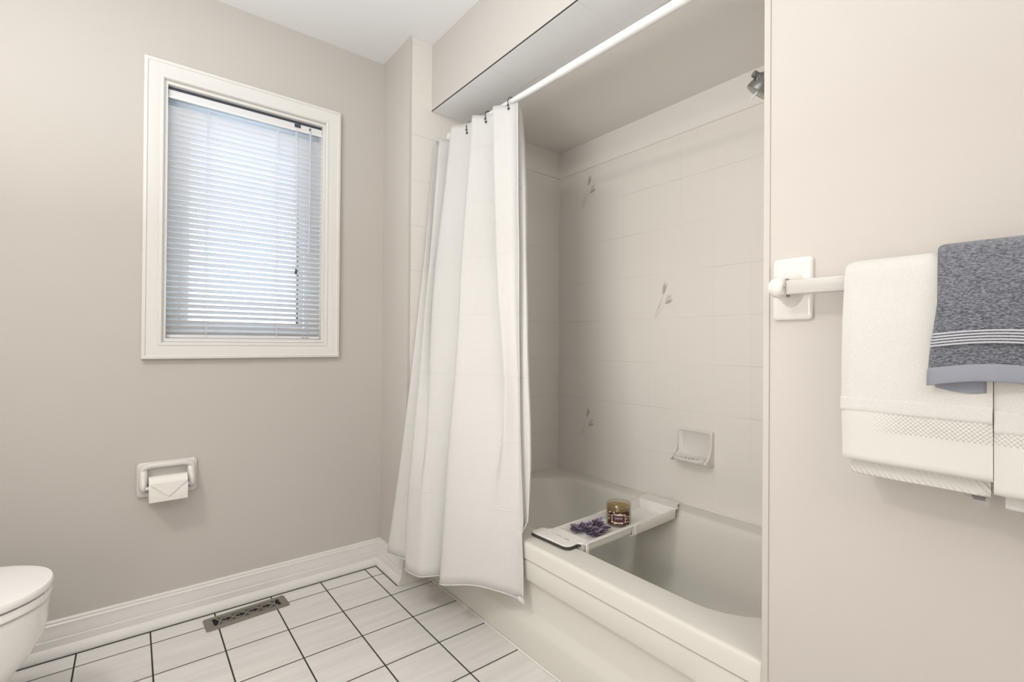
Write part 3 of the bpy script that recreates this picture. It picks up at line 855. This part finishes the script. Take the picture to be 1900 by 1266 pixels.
# rails, latches on the near side, and side brackets
b = BM()
for y in (1.1195,): tube(b, [(*R2(1.20, y), ZT-.002), (*R2(1.50, y), ZT-.002)], .0028, 8)
obj('side_rail', b, M['traym'], tr)
for x in (1.478, 1.210):
    b = BM(); q = R2(x, 1.1185); box(b, (q[0]-.006, q[1]-.004, ZT-.036), (q[0]+.006, q[1]+.001, ZT+.001)); obj('latch', b, M['traym'], tr, bevel=.0015)

CX, CY, CZ = 1.510, 1.229, ZT-.038+.0047
cd = thing('candle_jar', 'amber candle in a clear glass jar with a floral label, on the bath tray', 'candle', (CX, CY, CZ))
RJ = .0480
b = BM(); lathe(b, (CX, CY, CZ), [(RJ-.006, 0), (RJ-.001, .002), (RJ, .006), (RJ, .084), (RJ-.001, .0855), (RJ-.0025, .0845), (RJ-.003, .080), (RJ-.003, .008), (RJ-.008, .0045)], n=48); obj('jar', b, M['jar'], cd)
b = BM(); lathe(b, (CX, CY, CZ+.0052), [(RJ-.008, 0), (RJ-.0036, .004), (RJ-.0036, .0665), (RJ-.006, .0650), (RJ-.012, .0645)], n=48); wx = obj('wax', b, M['wax'], cd)
for k in range(3):
    a = 2*PI*k/3 + .4; x, y = CX + .020*math.cos(a), CY + .020*math.sin(a)
    b = BM(); tube(b, [(x, y, CZ+.068), (x+.0005, y, CZ+.076)], .0009, 6); obj('wick', b, M['stem'], wx)
la = math.atan2(-CY, -CX)           # faces the room
b = BM(); uvl = b.loops.layers.uv.new('UVMap'); n = 24; hw = .74
def lp_(k, z, r): a = la + (k/n*2-1)*hw*1.28; return (CX + r*math.cos(a), CY + r*math.sin(a), z)
z0, z1 = CZ+.012, CZ+.061
for k in range(n):
    vs = [b.verts.new(lp_(*q, RJ+.0005)) for q in ((k, z0), (k+1, z0), (k+1, z1), (k, z1))]
    f = b.faces.new(vs)
    for l_, uv in zip(f.loops, ((k/n, 0), ((k+1)/n, 0), ((k+1)/n, 1), (k/n, 1))): l_[uvl].uv = uv
lb = obj('label', b, M['label'], cd)
b = BM()       # pale script and a bar beneath it, as on the jar
def script(pts, r=.0005, ce=.5, zc=.5):
    q = []
    for u, v in pts:
        a = la + ((ce + u) * 2 - 1) * hw * 1.28; z = lerp(z0, z1, zc + v)
        q.append((CX + (RJ+.0010)*math.cos(a), CY + (RJ+.0010)*math.sin(a), z))
    tube(b, q, r, 5)
word = []
for k in range(60):
    t = k/59; word.append((-.17 + .34*t + .018*math.sin(t*34), .085*math.sin(t*27)*(1-.4*t) + .02))
script(word, .00055)
script([(-.16, -.13), (.16, -.13)], .0004)
script([(-.2, .34), (-.1, .30), (0, .28), (.1, .30), (.2, .34)], .0011)
script([(-.1, -.36), (0, -.38), (.1, -.36)], .0012)
obj('lettering', b, M['ink'], lb)

fl = thing('flower_bunch', 'small bunch of purple dried flowers lying on the bath tray', 'flowers', (1.36, 1.23, ZT-.035))
rng = random.Random(11)
def petal(bm, base, d, ln, wd, mi):
    d = Vector(d).normalized(); s = d.cross(Vector((rng.uniform(-.3, .3), rng.uniform(-.3, .3), 1))).normalized(); nn = s.cross(d)
    base = Vector(base); vv = []
    up_ = [(0, .15), (.25, .8), (.55, 1), (.85, .6), (1, .05)]
    top = [base + d*ln*t + s*wd*q + nn*ln*.12*math.sin(PI*t) for t, q in up_]
    bot = [base + d*ln*t - s*wd*q + nn*ln*.12*math.sin(PI*t) for t, q in up_]
    mid = [base + d*ln*t - nn*wd*.35 for t, q in up_]
    A_ = [[bm.verts.new(p) for p in L_] for L_ in (top, mid, bot)]
    for r1, r2 in ((0, 1), (1, 2)):
        for k in range(4):
            f = bm.faces.new((A_[r1][k], A_[r1][k+1], A_[r2][k+1], A_[r2][k])); f.material_index = mi
heads = [(1.345, 1.235, 7), (1.310, 1.262, 5), (1.375, 1.205, 6), (1.385, 1.250, 5), (1.335, 1.195, 5), (1.405, 1.215, 4), (1.42, 1.26, 4), (1.355, 1.275, 4)]
zf = ZT - .0315
for hx, hy, cnt in heads:
    b = BM()
    for k in range(cnt * 5):
        a = rng.uniform(0, 2*PI); el = rng.uniform(-.10, 1.0)
        bx_ = (hx + rng.uniform(-.008, .008), hy + rng.uniform(-.008, .008), zf + .004 + rng.uniform(0, .012))
        ln = rng.uniform(.016, .030)
        petal(b, bx_, (math.cos(a), math.sin(a), el*.8), ln, ln*rng.uniform(.20, .34), rng.choice((0, 0, 1, 2, 2)))
    obj('bloom', b, [M['lav'], M['lav2'], M['lav3']], fl)
for hx, hy, cnt in heads[:6]:
    b = BM(); tube(b, [(hx, hy, zf+.006), (1.41, 1.255, zf+.008), (1.452, 1.276, zf+.012)], .0013, 6); obj('stem', b, M['stem'], fl)

# ---------------------------------------------------------------- toilet paper holder
tp = thing('toilet_paper_holder', 'white ceramic toilet paper holder on the wall below the window', 'paper holder', (.112, YW, .555))
b = BM(); cx, cz, hx, hz = .1115, .5555, .0935, .0635
def ring_xz(hx_, hz_, y, r=.012, dz=0): return [(x, y, z) for x, z in rrect(cx, cz+dz, hx_, hz_, r)]
loft(b, [ring_xz(hx, hz, YW-.0006), ring_xz(hx, hz, YW-.009), ring_xz(hx-.003, hz-.003, YW-.013), ring_xz(hx-.016, hz-.016, YW-.0135, .02), ring_xz(hx-.024, hz-.022, YW-.004, .02)])
obj('back_plate', b, M['ceramic'], tp, angle=50)
for s in (-1, 1):       # raised posts that hold the spindle
    b = BM(); x = cx + s*(hx-.0200)
    secs = []
    for t in range(9):
        u = t/8; z = .600 - u*.072
        out_ = .012 + .040 * math.sin(PI*min(u*1.05, 1)*.5)**1.5; w_ = .0125 + .001*u
        secs.append([(x + w_*math.cos(2*PI*k/14)*(1 if abs(math.cos(2*PI*k/14)) else 1), YW - .008 - out_/2 - (out_/2)*math.sin(2*PI*k/14), z) for k in range(14)])
    u = secs[-1]; secs.append([(cx_ * .6 + x*.4, yy*.7 + (YW-.03)*.3, zz-.007) for cx_, yy, zz in u])
    loft(b, secs); obj('post', b, M['ceramic'], tp, angle=60)
b = BM()        # top ridge joining the posts
tube(b, [(cx-.078, YW-.014, .590), (cx-.070, YW-.016, .602), (cx-.05, YW-.0165, .607), (cx+.05, YW-.0165, .607), (cx+.070, YW-.016, .602), (cx+.078, YW-.014, .590)], .0105, 12); obj('top_ridge', b, M['ceramic'], tp)
b = BM(); tube(b, [(cx-.072, YW-.050, .532), (cx+.072, YW-.050, .532)], .0065, 16); obj('spindle', b, M['rod'], tp)
rl = thing('toilet_paper_roll', 'toilet paper roll with a folded triangular end in the wall holder', 'toilet paper', (cx, YW-.050, .532))
RR = .0400; rc = Vector((0, YW-.050, .532))
b = BM()
rgs = []
for x, r in ((-.058, .018), (-.0585, RR-.001), (-.0575, RR), (.0575, RR), (.0585, RR-.001), (.058, .018), (-.058, .018)):
    rgs.append([(cx + x, rc.y + r*math.cos(2*PI*k/48), rc.z + r*math.sin(2*PI*k/48)) for k in range(48)])
loft(b, rgs, cap=(False, False)); obj('roll', b, M['paper'], rl, angle=40)
b = BM()        # loose front sheet coming over the top and down, folded to a point
def sheet(bm, pts, off):
    pass
g0 = []
for k in range(13):
    a = math.radians(80 + 100*k/12); g0.append((rc.y + (RR+.0012)*math.cos(a), rc.z + (RR+.0012)*math.sin(a)))
g0 += [(rc.y-RR-.0012, rc.z-.015), (rc.y-RR-.0008, rc.z-.032), (rc.y-RR+.001, rc.z-.044)]
th = .0006
loft(b, [[(cx-.058, y, z) for y, z in g0] + [(cx-.058, y-th, z) for y, z in g0[::-1]], [(cx+.058, y, z) for y, z in g0] + [(cx+.058, y-th, z) for y, z in g0[::-1]]])
obj('loose_sheet', b, M['paper'], rl, angle=40)
b = BM()        # the folded triangle
y0 = rc.y - RR - .0050
tri = [(cx-.0575, .5560), (cx+.0005, .5050), (cx+.0575, .5560)]
A_ = [b.verts.new((x, y0, z)) for x, z in tri]; B2 = [b.verts.new((x, y0+.0028, z)) for x, z in tri]
b.faces.new(A_); b.faces.new(B2[::-1])
for i in range(3): j = (i+1) % 3; b.faces.new((A_[i], A_[j], B2[j], B2[i]))
obj('folded_point', b, M['paper'], rl, smooth=False)

# ---------------------------------------------------------------- floor register
VC = Vector((.369, 2.1395)); va = math.radians(2.9)
def V2(x, y): return (VC.x + x*math.cos(va) - y*math.sin(va), VC.y + x*math.sin(va) + y*math.cos(va))
vt = thing('floor_register', 'brown-grey metal floor vent with scroll cutouts beside the baseboard', 'floor vent', (VC.x, VC.y, 0))
HX, HY, IX, IY = .1455, .0475, .118, .030
b = BM()
o1 = [V2(*p) for p in rrect(0, 0, HX, HY, .008, 5)]; o2 = [V2(*p) for p in rrect(0, 0, HX-.004, HY-.004, .006, 5)]; i1 = [V2(*p) for p in rrect(0, 0, IX, IY, .003, 5)]
loft(b, [[(x, y, .0008) for x, y in o1], [(x, y, .0030) for x, y in o1], [(x, y, .0060) for x, y in o2], [(x, y, .0060) for x, y in i1], [(x, y, .0018) for x, y in i1], [(x, y, .0008) for x, y in i1]], cap=(False, False))
obj('frame', b, M['reg'], vt, angle=40)
b = BM(); o3 = [V2(*p) for p in rrect(0, 0, IX+.004, IY+.004, .003, 5)]
loft(b, [[(x, y, .0004) for x, y in o3], [(x, y, .0012) for x, y in o3]]); obj('dark_opening', b, M['black'], vt, smooth=False)
b = BM()
def strip(pts, r=.0026): tube(b, [(*V2(*p), .0040) for p in pts], r, 6, flat=.8)
per = .0470; n0 = -IX + .022
for s in (1, -1):
    strip([(n0 + k*.003, s*IY*.88*math.sin(PI*(k*.003)/per)) for k in range(int((2*IX-.044)/.003)+2)], .0029)
for s in (1, -1):
    strip([(n0 + k*.003, s*IY*.42*math.sin(PI*(k*.003)/per)) for k in range(int((2*IX-.044)/.003)+2)], .0022)
for c in range(4):
    x0 = n0 + per*(c+.5)
    for s in (1, -1):
        strip([(x0 + .009*math.cos(t)*(1-t/14), s*(.012 + .009*math.sin(t)*(1-t/14))) for t in [k*.45 for k in range(11)]], .0017)
for c in range(5):
    x0 = n0 + per*c
    for s in (1, -1): strip([(x0-.012, s*IY), (x0, s*IY*.55), (x0+.012, s*IY)], .0024)
strip([(-IX+.012, -IY), (-IX+.024, 0), (-IX+.012, IY)], .0030); strip([(IX-.010, -IY), (IX-.022, 0), (IX-.010, IY)], .0030)
for s in (1, -1): strip([(-IX, s*IY), (IX, s*IY)], .003)
obj('scroll_grille', b, M['reg'], vt)

# ---------------------------------------------------------------- toilet
TY = 1.775
tl = thing('toilet', 'white porcelain toilet with closed lid at the left edge beside the wall', 'toilet', (-.55, TY, 0))
def egg(xb, xt, hw, z, n=48, sq=2.3):
    """egg outline from the back xb to the tip xt, half width hw"""
    xm = xb + (xt-xb)*.42; out = []
    for k in range(n):
        a = 2*PI*k/n; c, s = math.cos(a), math.sin(a)
        rx = (xt-xm) if c > 0 else (xm-xb)
        e = 2/2.15 if c > 0 else 2/3.0
        out.append((xm + rx*math.copysign(abs(c)**e, c), TY + hw*math.copysign(abs(s)**(2/2.15 if c > 0 else .8), s), z))
    return out
T0 = -.160
b = BM()
loft(b, [egg(-.62, T0, .182, .4225), egg(-.622, T0+.002, .184, .427), egg(-.622, T0+.002, .184, .436), egg(-.618, T0-.001, .181, .4405), egg(-.60, T0-.02, .165, .4425), egg(-.5, T0-.12, .08, .4440)])
lid = obj('lid', b, M['porc'], tl, angle=50)
b = BM()
loft(b, [egg(-.60, T0-.004, .176, .3955), egg(-.604, T0, .181, .399), egg(-.604, T0, .181, .411), egg(-.60, T0-.004, .177, .4165)])
obj('seat', b, M['porc'], tl, angle=50)
for dy in (-.13, .13):
    b = BM(); box(b, (-.42, TY+dy-.012, .3885), (-.39, TY+dy+.012, .3965)); obj('bumper', b, M['plasticw'], tl, bevel=.002)
b = BM()
loft(b, [egg(-.62, -.232, .112, .0), egg(-.62, -.230, .113, .015), egg(-.60, -.246, .106, .04), egg(-.60, -.252, .104, .10), egg(-.61, -.256, .108, .16), egg(-.62, -.246, .124, .195), egg(-.62, -.222, .142, .225),
         egg(-.62, -.194, .158, .262), egg(-.62, -.174, .169, .305), egg(-.62, -.167, .175, .345), egg(-.62, T0-.006, .178, .372), egg(-.62, T0-.005, .179, .384), egg(-.62, T0-.010, .175, .390)])
obj('bowl', b, M['porc'], tl, angle=60)
b = BM(); loft(b, [[(x, y, z) for x, y in rrect(-.76, TY, hx_, hy_, .03)] for z, hx_, hy_ in ((.36, .08, .19), (.385, .09, .205), (.70, .10, .215), (.715, .10, .215))])
obj('tank', b, M['porc'], tl)
b = BM(); loft(b, [[(x, y, z) for x, y in rrect(-.76, TY, hx_, hy_, .03)] for z, hx_, hy_ in ((.716, .108, .223), (.735, .110, .225), (.745, .105, .220), (.748, .09, .20))])
obj('tank_lid', b, M['porc'], tl)
b = BM(); box(b, (-.80, TY-.10, .0), (-.60, TY+.10, .365)); obj('pedestal', b, M['porc'], tl, bevel=.02)

# ---------------------------------------------------------------- towel bar
XP = XS
tbar = thing('towel_bar', 'square towel bar on a white ceramic wall bracket', 'towel bar', (XP, .422, 1.19))
for yc, first in ((.422, True), (-.30, False)):
    b = BM(); cy, cz = yc, 1.1885
    def ry(hy_, hz_, x, r=.008): return [(x, y, z) for y, z in rrect(cy, cz, hy_, hz_, r)]
    loft(b, [ry(.0385, .0640, XP-.0006), ry(.0385, .0640, XP-.0065), ry(.0365, .0620, XP-.0095), ry(.032, .057, XP-.0105)])
    br = obj('bracket', b, M['ceramic'], tbar, angle=50)
    sy = 1 if first else -1
    b = BM(); secs = []
    for t in range(11):
        u = t/10
        x = XP - .009 - u*.058
        ry_, rz = lerp(.026, .0175, min(u*1.8, 1)), lerp(.040, .0215, min(u*1.6, 1)**.7)
        if u > .8: ry_ *= 1-(u-.8)*1.6; rz *= 1-(u-.8)*1.4
        yo = yc + sy*lerp(0, .010, u)
        secs.append([(x, yo + ry_*math.cos(2*PI*k/20), 1.1885 - .0015*0 + rz*math.sin(2*PI*k/20)) for k in range(20)])
    loft(b, secs); obj('post', b, M['ceramic'], tbar, angle=70)
b = BM()
XBAR = XP - .052; hb = .0145
prof = [(XBAR + x, z) for x, z in rrect(0, 1.1865, .0095, hb, .003, 3)]
loft(b, [[(x, .428, z) for x, z in prof], [(x, -.305, z) for x, z in prof]]); obj('bar', b, M['barp'], tbar, angle=50)
b = BM()
for k in range(6):
    a0, a1 = 2*PI*k/6, 2*PI*(k+1)/6
    tube(b, [(XBAR-.001+.0135*math.cos(a0), .4135, 1.1865+.0195*math.sin(a0)), (XBAR-.001+.0135*math.cos(a1), .4135, 1.1865+.0195*math.sin(a1))], .0020, 6)
obj('hex_collar', b, M['tag'], tbar)

# ---------------------------------------------------------------- towels
def drape(bm, path, th, y0, y1, ny=14, mats=None, wave=None, uth=None, jit=.0):
    """cloth folded over the bar: path (x,z) centre line from the front hem over the top to the back hem"""
    pts = catmull([Vector((x, z)) for x, z in path], 6)
    n = len(pts); nor = []
    for i in range(n):
        t = (pts[min(i+1, n-1)] - pts[max(i-1, 0)]).normalized(); nor.append(Vector((-t.y, t.x)))
    rings = []
    for k in range(ny + 1):
        v = k/ny; y = lerp(y0, y1, v); edge = min(1, min(v, 1-v) * ny / 1.0 + .55)
        ring = []
        for side in (1, -1):
            rngi = range(n) if side == 1 else range(n-1, -1, -1)
            for i in rngi:
                hh = th/2 * edge * (.55 if i in (0, n-1) else 1)
                p = pts[i] + nor[i]*side*hh
                dx, dz, dy = wave(v, p.x, p.y) if wave else (0, 0, 0)
                nz = noise.noise(Vector((y*14, p.y*14, p.x*10))) * jit
                ring.append((p.x + dx + nz, y + dy, p.y + dz))
        rings.append(ring)
    loft(bm, rings)
    if mats:
        bm.faces.ensure_lookup_table()
        for f in bm.faces:
            c = f.calc_center_median(); f.material_index = mats(c)
XF = XBAR
tw = thing('bath_towel', 'folded white bath towel at the left end of the bar, partly under the grey towel', 'towel', (XF, .21, 1.2))
def wv_w(v, x, z):
    front = 1 if x < XF else 0
    low = max(0, 1.15 - z)
    dx = front * (-.010*math.sin(v*2.4)*low*1.6 - .004*math.sin(v*9+z*6)*low)
    return dx, (0.022*(1-v)*low*.9 if False else 0), 0
wy0, wy1 = .3060, .1165
path = [(XF-.034, .876), (XF-.036, .92), (XF-.0385, .955), (XF-.040, 1.00), (XF-.036, 1.10), (XF-.030, 1.16), (XF-.0265, 1.19), (XF-.020, 1.2080), (XF, 1.2155), (XF+.018, 1.206), (XF+.022, 1.17), (XF+.024, 1.05), (XF+.026, .93)]
b = BM(); drape(b, path, .0170, wy0, wy1, 18, wave=wv_w, mats=lambda c: 1 if (c.z < .9615 and c.x < XF) else 0, jit=.0016)
body = obj('terry_layer', b, [M['twhite'], M['hemw']], tw, angle=60)
b = BM(); drape(b, [(XF-.044, .9600), (XF-.0466, .9625), (XF-.0475, .968), (XF-.0470, .985)], .0035, wy0, wy1, 12, wave=wv_w); obj('pile_edge', b, M['twhite'], body, angle=60)
b = BM(); drape(b, [(XF-.017, .850), (XF-.018, .87), (XF-.017, .92), (XF-.016, 1.05)], .014, wy0-.008, wy1+.004, 16, wave=wv_w); obj('inner_layer', b, M['ribw'], tw, angle=60)
b = BM(); drape(b, [(XF+.002, .856), (XF, .88), (XF, 1.0)], .010, wy0-.003, wy1+.010, 14, wave=wv_w); obj('back_layer', b, M['twhite'], tw, angle=60)
b = BM()
q = [(XF-.016, .160, .852), (XF-.018, .121, .852), (XF-.016, .1235, .832), (XF-.015, .140, .836)]
va_ = [b.verts.new(p) for p in q]; vb_ = [b.verts.new((p[0]+.001, p[1], p[2])) for p in q]
b.faces.new(va_); b.faces.new(vb_[::-1])
for i in range(4): j = (i+1) % 4; b.faces.new((va_[i], va_[j], vb_[j], vb_[i]))
ct = obj('care_tag', b, M['tag'], tw, smooth=False)
b = BM()
for z, a, e in ((.8485, .128, .140), (.8455, .127, .143), (.8425, .128, .141)): box(b, (XF-.0182, a, z-.0006), (XF-.0170, e, z+.0006))
obj('tag_print', b, M['tagink'], ct, smooth=False)

t2w = thing('bath_towel', 'white bath towel cut off by the right edge of the frame, below the grey towel', 'towel', (XF, .0, 1.2))
path2 = [(XF-.036, .858), (XF-.037, .90), (XF-.038, .95), (XF-.037, 1.05), (XF-.031, 1.16), (XF-.0265, 1.19), (XF-.020, 1.2080), (XF, 1.2155), (XF+.018, 1.206), (XF+.022, 1.17), (XF+.024, 1.05), (XF+.026, .93)]
b = BM(); drape(b, path2, .0170, .1158, -.10, 18, wave=lambda v, x, z: (0, 0, 0), mats=lambda c: 1 if (c.z < .948 and c.x < XF) else 0, jit=.0012)
tb2 = obj('terry_layer', b, [M['twhite'], M['hemw']], t2w, angle=60)
b = BM(); drape(b, [(XF-.0430, .9465), (XF-.0452, .949), (XF-.0462, .955), (XF-.0455, .98)], .0035, .1150, -.10, 10); obj('pile_edge', b, M['twhite'], tb2, angle=60)
b = BM(); drape(b, [(XF-.016, .836), (XF-.018, .86), (XF-.016, .92), (XF-.015, 1.05)], .015, .106, -.095, 16); obj('inner_layer', b, M['twhite'], t2w, angle=60)

gt = thing('hand_towel', 'grey-blue terry hand towel with pale stripes draped over the white towels', 'towel', (XF, .08, 1.21))
gy0, gy1 = .1810, -.02
def wv_g(v, x, z):
    front = 1 if x < XF else 0
    low = max(0, 1.17 - z)
    dx = -front*low*(.05*math.sin(v*5.0+.5)**2 + .012*math.sin(v*21))
    dz = front*low*.07*math.sin(v*3.1*1.4)
    dy = -front*.006*math.sin(z*22+1.2)*(1-v)
    return dx, dz, dy
gp = [(XF-.052, 1.030), (XF-.053, 1.05), (XF-.055, 1.07), (XF-.0565, 1.09), (XF-.057, 1.13), (XF-.050, 1.17), (XF-.0400, 1.20), (XF-.028, 1.2215), (XF, 1.2305), (XF+.024, 1.222), (XF+.038, 1.19), (XF+.0400, 1.15), (XF+.0400, 1.08)]
b = BM(); drape(b, gp, .0100, gy0, gy1, 40, wave=wv_g, jit=.0020)
gb = obj('terry_layer', b, M['tgrey'], gt, angle=70)
for zz in (1.0900, 1.0855, 1.0810, 1.0765, 1.0720):
    b = BM(); xo = XF-.0635
    drape(b, [(xo, zz-.0011), (xo-.0008, zz), (xo, zz+.0011)], .0016, gy0+.001, gy1, 40, wave=wv_g); obj('woven_stripe', b, M['stripe'], gb, angle=70)
b = BM(); drape(b, [(XF-.0600, 1.0120), (XF-.0610, 1.020), (XF-.0600, 1.034), (XF-.0575, 1.037)], .0045, gy0, gy1, 40, wave=wv_g); obj('hem', b, M['hemg'], gb, angle=70)
b = BM(); drape(b, [(XF-.0478, 1.0065), (XF-.0488, 1.016), (XF-.0485, 1.06)], .0045, gy0-.001, .1225, 16, wave=lambda v, x, z: (-.004*math.sin(v*3.1), .003-.006*math.sin(v*2.2), 0)); obj('folded_under_hem', b, M['hemg'], gt, angle=70)
